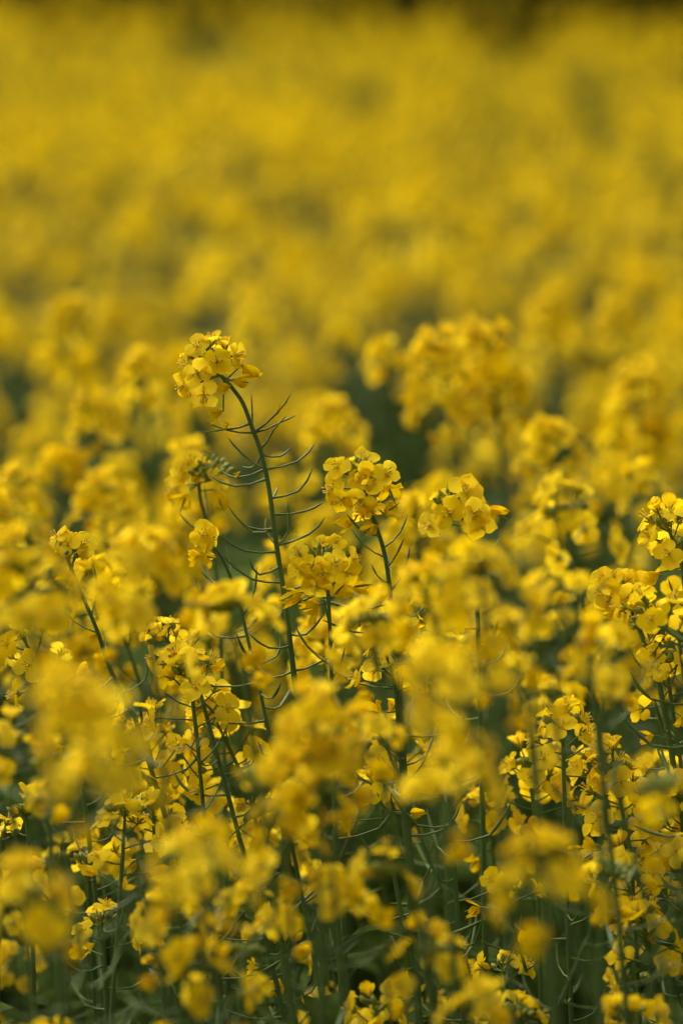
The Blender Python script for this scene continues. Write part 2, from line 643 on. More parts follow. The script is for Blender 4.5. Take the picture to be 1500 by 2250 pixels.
def explicit_head(ratio, stem_top, apex, flowers, wilt=(), half=(), buds=14, budc=None, seed=5, bsize=1.0, fs=.96):
    """flowers: (px, py, fx, fy, fz, depth mm towards camera, size); everything in world space"""
    r = random.Random(seed)
    it = {'flowers': [], 'wilt': [], 'buds': [], 'ped': [], 'hl': .1, 'frame': Matrix()}
    st = at(*stem_top, ratio)
    ap = at(*apex, ratio)
    axis = (ap - st)
    mid = st + axis * .5
    it['ped'].append((st, mid, ap, .0010))
    it['ped'].append((st + axis * .02, st - axis * .18, st - axis * .36, .0008))

    def put(px, py, dep):
        p = at(px, py, ratio)
        return p - CF * (dep * .001)
    for kind, lst in (('open', flowers), ('half', half)):
        for (px, py, fx, fy, fz, dep, sz) in lst:
            f = facing(fx, fy, fz)
            c = put(px, py, dep)
            sz *= fs
            base = c - f * (.0042 * sz)
            t = min(.95, max(.0, (base - st).dot(axis) / axis.length_squared - .45))
            b = st + axis * t
            it['flowers'].append((kind, base, f, r.uniform(0, 6.28), sz, r.randrange(99)))
            it['ped'].append((b, b.lerp(base, .55) - f * .003, base, .00045))
    for (px, py, fx, fy, fz, dep, sz) in wilt:
        f = facing(fx, fy, fz)
        base = put(px, py, dep) - f * .004
        b = st + (st - ap) * r.uniform(.0, .35)
        it['wilt'].append((base, f, r.uniform(0, 6), sz, r.randrange(99)))
        it['ped'].append((b, b.lerp(base, .5), base, .0004))
    c = at(*(budc or apex), ratio)
    a = 0
    for k in range(buds):
        t = (k + .5) / buds
        a += 2.4
        th = math.sqrt(t) * 1.4
        d = Vector((math.cos(a) * math.sin(th), math.sin(a) * math.sin(th), math.cos(th)))
        it['buds'].append((c + d * .006 * bsize - Vector((0, 0, .004)), d + Vector((0, 0, .5)), (3.8 + 2.2 * t) * .001, .0011 + .0005 * t, 'bud'))
        it['ped'].append((c - Vector((0, 0, .006)), c + d * .003 - Vector((0, 0, .004)), c + d * .006 * bsize - Vector((0, 0, .004)), .0003))
    # guard: head_skeleton's own axis is replaced by the pedicel above
    return it


def z1(x, y):
    return (350 + x / 3.75, 700 + y / 3.75)


def z2(x, y):
    return (600 + x / 3.0, 960 + y / 3.0)


# --- the tall plant in focus, every flower and pod of it where the photo shows it
H = []
for (x, y, fx, fy, fz, dep, s) in ((315, 225, -.3, .45, .9, 6, .92), (478, 355, .05, .25, 1, 14, 1.12), (655, 300, .75, .1, .45, 4, 1.05), (205, 385, -.9, .05, .35, 6, .95),
                                   (320, 455, .0, -.15, 1, 16, 1.0), (185, 560, -.7, -.45, .5, 2, 1.0), (365, 640, .15, -.75, .6, 8, 1.05), (260, 610, -.35, -.8, .45, -4, 1.0),
                                   (250, 480, -.6, .0, .2, -10, .95), (560, 260, .35, .6, -.3, -10, .95), (640, 360, .7, -.3, -.2, -8, .9), (350, 250, -.3, .7, -.6, -12, .9)):
    H.append((*z1(x, y), fx, fy, fz, dep, s))
WL = [(*z1(x, y), fx, fy, fz, dep, s) for (x, y, fx, fy, fz, dep, s) in
      ((530, 575, -.9, -.3, .3, 6, .7), (670, 525, .95, -.1, .3, 8, .8), (730, 420, .8, -.6, .3, 3, .95), (800, 450, .9, .35, .2, -3, .6), (470, 785, -.9, -.35, .2, 8, .8))]
HF = [(*z1(x, y), fx, fy, fz, dep, s) for (x, y, fx, fy, fz, dep, s) in ((425, 165, .05, 1, .1, 0, .95), (540, 205, -.15, 1, .2, 2, .85), (225, 310, -.3, 1, 0, 0, .6))]
head1 = explicit_head(1.0, z1(510, 470), z1(400, 310), H, WL, HF, 16, z1(360, 300))
stem_px = [z1(510, 470), z1(600, 570), z1(690, 700), z1(765, 900), z1(830, 1080), z1(880, 1280), z1(915, 1480), z1(940, 1700), z1(965, 1870), (620, 1280), (632, 1370), (648, 1500), (668, 1620)]
r0 = random.Random(2)
P = [at(x, y, 1.0) for x, y in stem_px]
path = down_path(P, r0)
base = Vector((path[-1][0], path[-1][1], 0))
gs = Geo()
rel = path - np.array(base)
tube(gs, rel, stem_radii(rel, .0010, .0021), 'stem', 10)
POD_PX = [((725, 855), (560, 915), (340, 940)), ((755, 945), (550, 915), (365, 840)), ((845, 1225), (690, 1120), (560, 975)), ((835, 1140), (770, 1225), (680, 1215)),
          ((840, 1235), (640, 1310), (505, 1250)), ((855, 1345), (620, 1380), (400, 1285)), ((930, 1735), (730, 1720), (565, 1545)), ((935, 1740), (770, 1765), (610, 1600)),
          ((775, 910), (765, 780), (755, 620)), ((800, 915), (985, 765), (1080, 630)), ((790, 915), (985, 860), (1125, 795)), ((845, 1080), (940, 920), (1045, 800)),
          ((850, 1110), (990, 1135), (1075, 1060)), ((890, 1255), (1135, 1175), (1280, 1020)), ((955, 1490), (1145, 1420), (1265, 1220)), ((945, 1490), (955, 1440), (965, 1390)),
          ((960, 1625), (1205, 1585), (1350, 1510)), ((990, 1870), (1235, 1775), (1365, 1635)), ((1000, 1860), (1060, 1770), (1060, 1510)), ((900, 1870), (880, 1750), (880, 1640))]
POD_PX = [tuple(z1(*p) for p in q) for q in POD_PX]
POD_PX += [((600, 1210), (538, 1210), (486, 1176)), ((605, 1274), (552, 1272), (484, 1214)), ((628, 1300), (650, 1292), (677, 1285)), ((633, 1337), (653, 1325), (693, 1307)),
           ((650, 1463), (697, 1457), (730, 1438)), ((638, 1398), (673, 1393), (715, 1343)), ((632, 1337), (610, 1360), (596, 1392)), ((618, 1250), (570, 1262), (548, 1225)),
           ((640, 1420), (590, 1422), (548, 1390)), ((640, 1480), (600, 1490), (560, 1462)), ((652, 1520), (700, 1522), (741, 1490)), ((560, 960), (575, 905), (610, 868))]
podmeshes = []
for i, (a, b, c) in enumerate(POD_PX[:-1]):
    k = rel[np.argmin(np.linalg.norm(path - np.array(at(*a, 1.0)), axis=1))]
    dz = r0.uniform(-.009, .009)
    A0 = Vector(k)
    J = at(*b, 1.0) - base - CF * dz
    Tt = at(*c, 1.0) - base - CF * dz * 1.7
    g = Geo()
    midp = A0.lerp(J, .5) + Vector((0, 0, -.0008))
    thick = .8 if i in (0, 1, 8, 9, 10, 11) else 1.0
    tube(g, [A0, midp, J], [.0008, .00045, .0006], 'pod', 6)
    bend = J.lerp(Tt, .5) - (J.lerp(A0, -.5) - J.lerp(Tt, .5)) * -.18
    PP = catmull([J, bend, Tt], 4)
    tube(g, PP, np.interp(np.linspace(0, 1, len(PP)), [0, .12, .5, .8, 1], [.6, .8, .9, .65, .12]) * .00068 * thick, 'bud' if thick < 1 else 'pod', 6)
    if i in (0, 1, 9, 4):   # dried scrap of the old flower at the joint
        q = J + Vector((.001, -.001, .003))
        tube(g, [J + Vector((-.001, 0, 0)), q, q + Vector((-.003, 0, .002 if i % 2 else -.001))], [.0007, .0006, .0002], 'wilt', 5)
    podmeshes.append(('seed_pod', g.mesh('seed_pod'), Matrix(), None))
h1 = shift_head(head1, base)
tmp = plant_spec(random.Random(4), [(rel, h1, None)], 'full', 6)
tmp[0] = ('stem', gs.mesh('stem'), Matrix(), podmeshes)
instantiate(tmp, base, 0, 0, 'tallest rapeseed plant, in sharp focus, bare leaning stem with many thin seed pods')


def fl(fn, *L):
    return [(*fn(x, y), fx, fy, fz, dep, s) for (x, y, fx, fy, fz, dep, s) in L]


# plant right of it
h = explicit_head(1.0, z2(605, 375), z2(590, 230),
                  fl(z2, (420, 195, -.35, .5, .8, 8, 1.0), (600, 150, .1, .75, .45, -2, 1.15), (640, 265, .05, .15, 1, 12, 1.12), (755, 235, .5, .3, .8, 4, .9), (570, 275, -.1, .1, 1, 11, .85),
                     (375, 340, -.7, -.1, .6, 6, 1.1), (440, 420, -.35, -.5, .6, 10, 1.0), (565, 430, -.2, -.5, .8, 12, 1.15), (640, 470, .2, -.7, .6, 6, 1.1), (590, 520, .0, -.8, .5, 3, .85),
                     ),
                  fl(z2, (765, 340, .3, -.8, .3, 0, 1.1), (765, 480, .7, .5, .4, 6, .9), (490, 560, -.9, -.2, .4, 6, 1.0), (650, 600, -.7, -.3, .5, 12, .9)),
                  fl(z2, (615, 320, .1, -.2, 1, 16, .5), (520, 165, -.2, .9, .1, -3, .6)), 16, z2(570, 215), 6, 1.2)
named('in-focus rapeseed plant right of the tallest, full round flower head over a bare stem', 1.0,
      [z2(595, 380), z2(650, 520), z2(715, 700), z2(750, 860), z2(775, 1080), z2(800, 1330), (872, 1440), (880, 1560)], h, {'start': .022, 'end': .16, 'spacing': .0055}, 3, rad=(.0011, .0018))
h = explicit_head(1.02, z2(1265, 590), z2(1235, 440),
                  fl(z2, (1265, 350, .05, .3, .9, 8, 1.1), (1320, 320, .4, .5, .5, 2, .9), (1150, 500, -.3, .1, .9, 12, 1.15), (1020, 580, -.6, -.1, .7, 4, 1.0), (1330, 510, .3, -.05, 1, 14, 1.2),
                     (1360, 590, .2, -.6, .8, 8, 1.1), (1090, 410, -.5, .4, .5, -2, .9), (1340, 400, .4, .2, -.4, -8, .9)),
                  fl(z2, (1440, 490, .8, -.4, .2, 0, 1.1),), fl(z2, (1070, 400, -.7, .5, .3, 3, .7), (1335, 385, .6, .6, .3, 0, .7)), 12, z2(1170, 400), 8)
named('in-focus rapeseed plant with broad open flowers, right of the round-headed plant', 1.02,
      [z2(1265, 590), z2(1300, 680), z2(1320, 780), (1048, 1330)], h, {'start': .02, 'end': .1}, 4, rad=(.0012, .0019))
h = explicit_head(1.0, z2(360, 1010), z2(330, 810),
                  fl(z2, (325, 690, -.1, .6, .8, 0, .85), (420, 690, .15, .6, .8, 0, .9), (160, 750, -.5, .3, .7, 4, 1.05), (180, 880, -.4, -.1, .9, 10, 1.05), (260, 845, -.1, .0, 1, 14, 1.0),
                     (415, 820, .2, .1, 1, 14, 1.05), (330, 895, .0, -.2, 1, 15, 1.0), (490, 890, .4, -.2, .9, 8, 1.1), (540, 800, .7, .1, .4, 2, 1.0), (280, 990, -.1, -.5, .9, 12, 1.15)),
                  fl(z2, (150, 1040, -.9, -.3, .4, 8, 1.1), (560, 985, .8, .1, .5, 2, 1.1), (420, 1025, .4, .5, .8, 6, 1.1), (265, 1115, -.8, -.2, .5, 6, 1.1)), (), 14, z2(300, 775), 9, 1.3, fs=.82)
named('in-focus rapeseed plant, wide ring of rounded flowers, close right of the tallest stem', .995,
      [z2(360, 1010), z2(370, 1180), z2(380, 1440), (730, 1560)], h, {'start': .02, 'end': .13}, 5, rad=(.001, .0016))
h = explicit_head(1.05, (437, 1062), (430, 1015),
                  [(418, 1010, -.1, .5, .9, 4, 1.05), (398, 1030, -.5, .2, .8, 6, 1.0), (385, 1070, -.7, -.1, .5, 2, 1.0), (372, 1085, -.8, -.2, .3, -4, .9), (484, 1050, .8, .2, .5, 2, 1.0)],
                  [(409, 1095, -.3, -.8, .4, 6, 1.1), (478, 1090, .4, -.8, .3, 4, 1.1), (432, 1050, 0, -.3, 1, 8, .6)], [(450, 1015, .2, .9, 0, 0, .6)], 22, (455, 1035), 10, 1.7)
named('slightly soft rapeseed plant left of the tallest stem, small head with green bud tuft', 1.05,
      [(437, 1062), (441, 1100), (452, 1140), (466, 1200), (480, 1300), (485, 1400)], h, {'start': .02, 'end': .09, 'spacing': .011}, 6, rad=(.0009, .0014))
h = explicit_head(1.0, (462, 1195), (452, 1180), [(447, 1172, .0, .35, 1, 4, 1.0), (468, 1182, .6, .2, .6, 2, .8)], [(452, 1223, .7, -.1, .3, 4, .9), (428, 1180, -.9, .1, .3, 0, .6), (425, 1222, -.9, .1, .3, 0, .7)], (), 0)
named('rapeseed plant with one open flower atop a bending green stem, left of the tallest stem', 1.0,
      [(462, 1195), (484, 1220), (505, 1265), (525, 1325), (548, 1420), (580, 1560)], h, {'start': .02, 'end': .12}, 7, rad=(.0008, .0014))
h = explicit_head(1.0, (165, 1272), (140, 1205), [(122, 1178, -.6, .6, .3, 0, .95), (150, 1195, -.1, .5, .9, 6, .9), (184, 1193, .3, .5, .8, 2, 1.05), (135, 1190, -.3, .3, -.6, -8, .9)],
                  [(152, 1268, -.2, -.8, .5, 4, .9), (160, 1285, .2, -.8, .5, 4, .6)], [(182, 1218, .3, -.3, .3, 2, .45), (148, 1168, .3, .9, 0, 0, .4)], 14, (132, 1215), 12, 1.2)
named('in-focus rapeseed plant at the left, three small flowers topping a diagonal dark stem', 1.0,
      [(165, 1272), (190, 1330), (215, 1390), (240, 1465), (285, 1560), (310, 1620)], h, {'start': .02, 'end': .12, 'spacing': .008}, 8, rad=(.001, .0018))
h = explicit_head(1.0, (1396, 1362), (1365, 1300),
                  [(1325, 1275, -.3, .4, .9, 2, .95), (1350, 1265, .0, .6, .7, 0, .9), (1318, 1305, -.5, -.1, .9, 6, 1.1), (1335, 1312, -.2, -.2, 1, 10, 1.0), (1395, 1285, .5, .3, .8, 2, 1.1),
                   (1375, 1278, .2, .3, .9, 2, .9), (1385, 1312, .2, -.1, 1, 10, 1.1), (1403, 1310, .5, -.1, .8, 4, .95)],
                  [(1350, 1345, -.8, -.2, .4, 4, 1.0), (1405, 1350, .6, .1, .6, 4, .9)], (), 10, (1365, 1292), 13)
named('in-focus rapeseed plant near the right edge, flat flower ring over a thick stem', 1.0,
      [(1396, 1362), (1420, 1425), (1437, 1480), (1460, 1570)], h, {'start': .015, 'end': .14}, 9, rad=(.0014, .0021))

# plants that take a procedural head: label, ratio, stem points, head kwargs, pods
N = named
big = dict(n=16, size=1.15, buds=22, wilt=4, hl=32)
med = dict(n=13, size=1.0, buds=16, wilt=3, hl=26)
sml = dict(n=8, size=.8, buds=12, wilt=2, hl=18)
bud = dict(n=2, size=.8, buds=30, wilt=0, hl=14, half=2)
few = dict(n=3, size=.8, buds=6, wilt=1, hl=12, half=0)
tallh = dict(n=20, size=1.2, buds=26, wilt=6, hl=46)
NAMED = [
    ('rapeseed plant cut by the right edge, pale flower head highest on that side', 1.0, [(1492, 1225), (1505, 1310)], dict(n=10, size=.9, buds=12, wilt=2, hl=20), {}),
    ('rapeseed plant at the right edge with bright glossy flowers beside the thick-stemmed plant', .97, [(1488, 1400), (1500, 1470)], dict(n=11, size=.95, buds=12, wilt=3, hl=22), {}),
    ('rapeseed plant at the right edge with a green bud dome and long curved pods', 1.0, [(1475, 1545), (1490, 1650), (1500, 1740)], dict(n=7, size=1.0, buds=34, wilt=3, hl=22, half=0), dict(spacing=.007)),
    ('sharp rapeseed plant low right, green buds topping translucent flowers on a thin upright stem', 1.0, [(1238, 1690), (1240, 1770), (1242, 1900)], dict(n=11, size=1.0, buds=22, wilt=1, hl=24, half=0), dict(start=.04)),
    ('rapeseed plant left of centre with a loose bright green bud cluster beside two open flowers', 1.0, [(430, 1600), (440, 1700)], dict(n=8, size=1.1, buds=32, wilt=2, hl=26, half=0), {}),
    ('rapeseed plant with small shaded flowers just above the bright green bud cluster', 1.01, [(400, 1450), (428, 1492), (450, 1560)], sml, {}),
    ('rapeseed plant with paired flowers low between the blurred heads right of the round-headed plant', 1.0, [(955, 1420), (965, 1500)], sml, {}),
    ('rapeseed plant with fat olive buds and drooping flowers at the foot of the round-headed plant', 1.0, [(868, 1520), (875, 1600)], dict(n=10, size=.95, buds=26, wilt=3, hl=24, half=0), {}),
    ('rapeseed plant with a dense head of crowded flowers left of the lowest blurred centre heads', 1.02, [(530, 1700), (560, 1800)], big, {}),
    ('rapeseed plant with a crowded soft head, just right of the biggest blurred head', 1.03, [(360, 1760), (375, 1850)], big, {}),
    ('rapeseed plant with buds and drooping flowers below the large blurred head at the left', .98, [(268, 1900), (262, 1990)], dict(n=8, size=.95, buds=16, wilt=2, hl=28, half=1), 0),
    ('young rapeseed plant at the lower left with only a green star of buds', 1.0, [(62, 1838), (68, 1940)], bud, 0),
    ('rapeseed plant at the left edge showing two hanging flowers beside the green bud star', 1.0, [(2, 1885), (0, 1990)], few, 0),
    ('small rapeseed plant at the lower left with two cupped flowers in deep shade', 1.0, [(228, 2085), (232, 2180)], dict(n=4, size=.8, buds=8, wilt=1, hl=16, half=0), 0),
    ('sharp rapeseed plant low right with heart-shaped petals and stacked flowers', .99, [(1380, 1850), (1390, 1950)], dict(n=15, size=1.0, buds=18, wilt=3, hl=38, half=1), 0),
    ('sharp rapeseed plant low right whose flowers spread round a dark leaning stem', .98, [(1405, 2010), (1430, 2110)], dict(n=10, size=1.1, buds=10, wilt=2, hl=26), 0),
    ('rapeseed plant in the lower right corner with pale flowers around green buds', .96, [(1432, 2150), (1445, 2240)], dict(n=12, size=1.0, buds=20, wilt=1, hl=28, half=0), 0),
    ('rapeseed plant cut by the right edge at the height of the heart-shaped petals', .99, [(1500, 1870), (1505, 1960)], med, 0),
    ('rapeseed plant low right of centre with a head of many small flowers behind green stems', 1.03, [(1175, 1790), (1180, 1880)], med, 0),
    ('rapeseed plant with a green-tipped head right of the low sharp plant with pale translucent flowers', 1.02, [(1335, 1770), (1345, 1850)], med, 0),
    ('tiny rapeseed shoot low right of centre with a single two-petalled flower', 1.0, [(1108, 2170), (1112, 2240)], few, 0),
    ('rapeseed shoot at the bottom left of centre with scattered green buds', 1.02, [(632, 2120), (640, 2200)], bud, 0),
    ('rapeseed shoot with one star-shaped flower hanging low in the middle', 1.0, [(835, 1765), (850, 1840)], dict(n=2, size=.8, buds=0, wilt=2, hl=10, half=0), 0),
    ('rapeseed plant left of the diagonal stem with shaded drooping flowers and fine pods', 1.02, [(110, 1500), (160, 1590), (178, 1700)], dict(n=9, size=1.0, buds=8, wilt=5, hl=30), {}),
    ('rapeseed plant with flowers scattered below the three-flowered left plant', 1.06, [(250, 1360), (300, 1480)], med, {}),
    ('rapeseed plant low left of centre with three small flowers under a green bud tuft', 1.0, [(340, 1860), (345, 1950)], dict(n=7, size=.9, buds=26, wilt=1, hl=24, half=0), 0),
    # out of focus, nearer than the focus
    ('large blurred rapeseed plant at the left edge, golden mass below the horizon of heads', .76, [(70, 1395), (90, 1560)], tallh, {}),
    ('blurred rapeseed plant with a broad golden head right of the three-flowered left plant', .80, [(330, 1370), (345, 1500)], dict(n=20, size=1.25, buds=14, wilt=4, hl=44), {}),
    ('biggest, most blurred rapeseed plant, thick yellow head over a dark stem, lower left', .62, [(240, 1750), (285, 1900)], dict(n=24, size=1.2, buds=6, wilt=6, hl=60), 0),
    ('blurred rapeseed plant with a rounded golden head right of the wide-ringed plant', .80, [(955, 1365), (965, 1460)], dict(n=15, size=.95, buds=4, wilt=2, hl=32), 0),
    ('blurred rapeseed plant with a hazy green bud tip above a ring of yellow', .76, [(1068, 1350), (1085, 1500)], dict(n=10, size=1.1, buds=40, wilt=6, hl=32, half=0), 0),
    ('softly blurred rapeseed plant with a green tip and drooping flowers right of centre', .86, [(1262, 1245), (1285, 1400)], dict(n=11, size=1.3, buds=36, wilt=4, hl=36, half=0), {}),
    ('blurred rapeseed plant whose pale oval petals hang right of the hazy green bud tip', .78, [(1245, 1370), (1290, 1500)], dict(n=6, size=1.0, buds=0, wilt=2, hl=20), 0),
    ('blurred rapeseed plant with tall stacked petals below the pale oval ones', .76, [(1165, 1470), (1175, 1600)], dict(n=8, size=1.0, buds=0, wilt=3, hl=30), 0),
    ('blurred rapeseed plant with a loose head left of the thick-stemmed plant at the right', .80, [(1325, 1520), (1325, 1650)], dict(n=9, size=1.1, buds=4, wilt=4, hl=30), 0),
    ('large blurred rapeseed plant right of centre with a pointed petal on its right', .68, [(1035, 1580), (1110, 1720)], dict(n=18, size=1.05, buds=4, wilt=4, hl=38), 0),
    ('blurred rapeseed plant below centre with a golden head on a dark leaning stem', .76, [(705, 1690), (720, 1820)], dict(n=15, size=1.1, buds=10, wilt=3, hl=36), 0),
    ('softly blurred rapeseed plant with bright petals hiding the lower stem of the round-headed plant', .87, [(825, 1450), (845, 1560), (870, 1680)], dict(n=11, size=1.1, buds=20, wilt=3, hl=28), 0),
    ('softly blurred rapeseed plant with a hazy green centre left of the tallest stem foot', .84, [(520, 1430), (545, 1560)], dict(n=12, size=1.2, buds=28, wilt=3, hl=30, half=0), 0),
    ('blurred rapeseed plant near the bottom left with a green centre ringed by golden petals', .70, [(440, 1985), (455, 2100)], dict(n=13, size=1.15, buds=36, wilt=2, hl=30, half=0), 0),
    ('blurred rapeseed plant in the lower left corner with two lobes of yellow', .68, [(60, 2080), (60, 2200)], dict(n=13, size=1.1, buds=14, wilt=3, hl=34), 0),
    ('blurred rapeseed plant below centre with a dull green tip and petals piled beneath', .76, [(700, 1790), (700, 1950)], dict(n=16, size=1.1, buds=30, wilt=4, hl=36, half=0), 0),
    ('blurred rapeseed plant with dark green among its petals, below the pointed-petal blurred head', .72, [(985, 1790), (950, 1960)], dict(n=13, size=1.1, buds=20, wilt=4, hl=36, half=0), 0),
    ('blurred rapeseed plant at the lower right with a ring of gold round an olive centre', .70, [(1205, 2010), (1215, 2130)], dict(n=15, size=1.15, buds=30, wilt=3, hl=34, half=0), 0),
    ('blurred rapeseed plant low centre with stacked orange yellow petals', .78, [(630, 1900), (640, 2050)], dict(n=11, size=1.0, buds=4, wilt=5, hl=34), 0),
    ('blurred rapeseed plant with a round head between the centre stems, above the star-shaped flower', .82, [(820, 1680), (860, 1800)], dict(n=11, size=1.0, buds=6, wilt=3, hl=28), 0),
    ('blurred rapeseed plant at the bottom left of centre with cupped golden petals', .80, [(400, 2080), (420, 2200)], dict(n=9, size=1.0, buds=8, wilt=3, hl=26), 0),
    ('blurred rapeseed plant at the bottom edge left of centre with hanging petals', .80, [(460, 2220), (470, 2330)], dict(n=11, size=1.0, buds=2, wilt=4, hl=36), 0),
    ('blurred rapeseed plant at the bottom right of centre with upper petals over a green centre', .82, [(950, 2190), (950, 2330)], dict(n=11, size=1.1, buds=14, wilt=3, hl=32), 0),
    ('blurred rapeseed plant cut by the bottom edge right of centre', .78, [(1050, 2260), (1050, 2380)], sml, 0),
    ('softly blurred rapeseed plant at the left edge beside the most blurred head', .86, [(20, 1720), (35, 1850)], dict(n=11, size=1.0, buds=4, wilt=3, hl=36), 0),
    ('softly blurred rapeseed plant low centre with shaded flowers under the dull green tip', .88, [(560, 2060), (580, 2180)], dict(n=9, size=1.0, buds=6, wilt=2, hl=26), 0),
    ('blurred rapeseed shoot with a single round golden flower in the dark gap at the right', .80, [(1145, 1525), (1165, 1640)], dict(n=1, size=.8, buds=0, wilt=1, hl=10, half=0), 0),
    ('blurred rapeseed shoot with a lone golden flower just below the round one', .82, [(1215, 1570), (1235, 1680)], dict(n=2, size=.8, buds=0, wilt=1, hl=10, half=0), 0),
    ('blurred rapeseed shoot with one orange flower at the lower left, above the green bud star', .84, [(100, 1785), (110, 1900)], dict(n=1, size=.8, buds=0, wilt=2, hl=10, half=0), 0),
    # out of focus, beyond it
    ('large soft rapeseed plant behind, rounded double head right of the dark green gap', 1.28, [(995, 935), (1010, 1020)], dict(n=26, size=1.5, buds=10, wilt=2, hl=56), {}),
    ('soft rapeseed plant behind whose head touches the right side of the rounded double head', 1.30, [(1090, 905), (1100, 1000)], dict(n=24, size=1.4, buds=10, wilt=2, hl=56), {}),
    ('soft rapeseed plant behind with a small notched head above the dark green gap', 1.35, [(848, 825), (850, 900)], dict(n=9, size=.9, buds=8, wilt=2, hl=24), 0),
    ('soft rapeseed plant behind, rounded head just above the dark gap at the right', 1.5, [(1215, 760), (1215, 860)], tallh, 0),
    ('soft rapeseed plant behind, rounded head close to the right edge beyond the dark gap', 1.55, [(1365, 775), (1370, 860)], tallh, 0),
    ('soft rapeseed plant behind, left of the tallest plant head, pale oval head', 1.32, [(325, 880), (330, 960)], big, 0),
    ('soft rapeseed plant behind with a wide head under the pale oval head at the left', 1.30, [(220, 970), (230, 1060)], big, 0),
    ('soft rapeseed plant behind, high at the left, head standing over a dark gap', 1.5, [(150, 780), (150, 860)], tallh, 0),
    ('soft rapeseed plant behind, single oval petal showing right of the tallest stem', 1.25, [(640, 1075), (645, 1150)], dict(n=2, size=1.1, buds=0, wilt=1, hl=14, half=0), 0),
    ('soft rapeseed plant behind, between the tallest plant and the central dark gap', 1.32, [(740, 990), (745, 1060)], big, 0),
    ('soft rapeseed plant behind, flat wide head above the pale head at the right edge', 1.35, [(1405, 940), (1410, 1030)], tallh, 0),
    ('soft rapeseed plant behind with long drooping flowers right of centre', 1.22, [(1215, 1040), (1220, 1130)], big, {}),
    ('soft rapeseed plant behind the left edge, head dim and broad', 1.22, [(30, 1150), (40, 1250)], big, {}),
    ('soft rapeseed plant behind the three-flowered left plant', 1.22, [(230, 1160), (240, 1260)], big, {}),
    ('soft rapeseed plant behind the round-headed plant, to its lower right', 1.18, [(920, 1190), (930, 1290)], med, {}),
]
for i, (lab, ratio, pts, hk, pk) in enumerate(NAMED):
    ratio_j = ratio if ratio > .96 else 1 - (1 - ratio) * .75
    hk = dict(hk)
    if ratio < .93:
        hk['size'] *= .90
        hk['hl'] *= .58
        hk['n'] = max(1, int(hk['n'] * .8))
        hk['wilt'] = min(hk['wilt'], 2)
    elif ratio > 1.1:
        hk['size'] *= .92
        hk['hl'] *= .62
        hk['wilt'] = 2
    N(lab, ratio_j, pts, hk, pk, seed=100 + i, rad=(.0010, .0019), lod='full')

# ------------------------------------------------------------------ plants of the field that nothing tells apart
GAPS = [(612, 955, 100, 115), (850, 905, 105, 95), (1240, 850, 95, 75), (325, 655, 45, 55), (170, 630, 75, 35), (8, 870, 35, 95), (1300, 680, 22, 45), (710, 645, 50, 28), (1130, 745, 40, 40),
        (465, 95, 110, 36), (1110, 95, 110, 32), (760, 80, 160, 12), (180, 90, 90, 14), (30, 1010, 35, 60)]


def in_gap(px, py, k=1.0):
    for gx, gy, a, b in GAPS:
        if ((px - gx) / (a * k)) ** 2 + ((py - gy) / (b * k)) ** 2 < 1:
            return True
    return False


def template(seed, lod, nheads=2, big_=True):
    r = random.Random(seed)
    top = Vector((0, 0, 0))
    pts = [top]
    p = top.copy()
    dx, dy = r.uniform(-.25, .25), r.uniform(-.25, .25)
    while p.z > -1.45:
        p = p + Vector((dx * .10, dy * .10, -.12))
        dx *= .75
        dy *= .75
        pts.append(p.copy())
    main = catmull(pts, 4)
    br = [(main, dict(n=r.randint(9, 18), size=r.uniform(.78, 1.02), buds=r.choice((8, 16, 30)), wilt=r.randint(1, 4), hl=r.uniform(14, 32)), dict(end=.16))]
    for k in range(nheads - 1):
        i = 10 + r.randint(0, 5) + 3 * k
        a = r.uniform(0, 6.28)
        L = r.uniform(.05, .085)
        root = Vector(main[i])
        tip = Vector((root.x + math.cos(a) * L, root.y + math.sin(a) * L, -r.uniform(.03, .13)))
        mid = root.lerp(tip, .45) + Vector((math.cos(a) * .015, math.sin(a) * .015, -.012))
        br.append((catmull([tip, tip.lerp(mid, .45) + Vector((0, 0, -.012)), mid, root], 4),
                   dict(n=r.randint(9, 14), size=r.uniform(.9, 1.1), buds=r.choice((8, 14)), wilt=2, hl=r.uniform(20, 30)), dict(end=.09)))
    return plant_spec(r, br, lod, 10)


def small_template(seed):
    r = random.Random(seed)
    P = [Vector((0, 0, 0))]
    dx, dy = r.uniform(-.5, .5), r.uniform(-.5, .5)
    while P[-1].z > -1.1:
        P.append(P[-1] + Vector((dx * .09, dy * .09, -.10)))
        dx *= .7
        dy *= .7
    main = catmull(P, 4)
    return plant_spec(r, [(main, dict(n=r.randint(2, 7), size=r.uniform(.75, .95), buds=r.choice((10, 20, 30)), wilt=r.randint(0, 2), hl=r.uniform(10, 22), half=r.randint(0, 2)), dict(end=.12))],
                      'full', 8, (.0008, .0015))


T_SMALL = [small_template(s) for s in range(400, 408)]
T_FULL = [template(s, 'full', 1 + s % 2) for s in range(200, 206)]
T_MID = [template(s, 'mid', 2 + s % 2) for s in range(210, 218)]


def zlabel(px, py, ratio):
    if ratio < 1.12:
        return 'lower rapeseed plant half hidden among the stems and leaves between the in-focus plants', 'half-hidden rapeseed plants among the stems'
    if py > 850:
        return 'soft rapeseed plant filling the yellow crowd directly behind the in-focus plants', 'soft rapeseed plants directly behind the sharp ones'
    if py > 480:
        return 'blurred rapeseed plant in the mottled yellow crowd around and above the tallest plant head', 'blurred rapeseed plants at the middle of the field'
    return 'strongly blurred rapeseed plant in the smooth yellow carpet of the upper field', 'strongly blurred rapeseed plants of the upper field'


rr = random.Random(77)
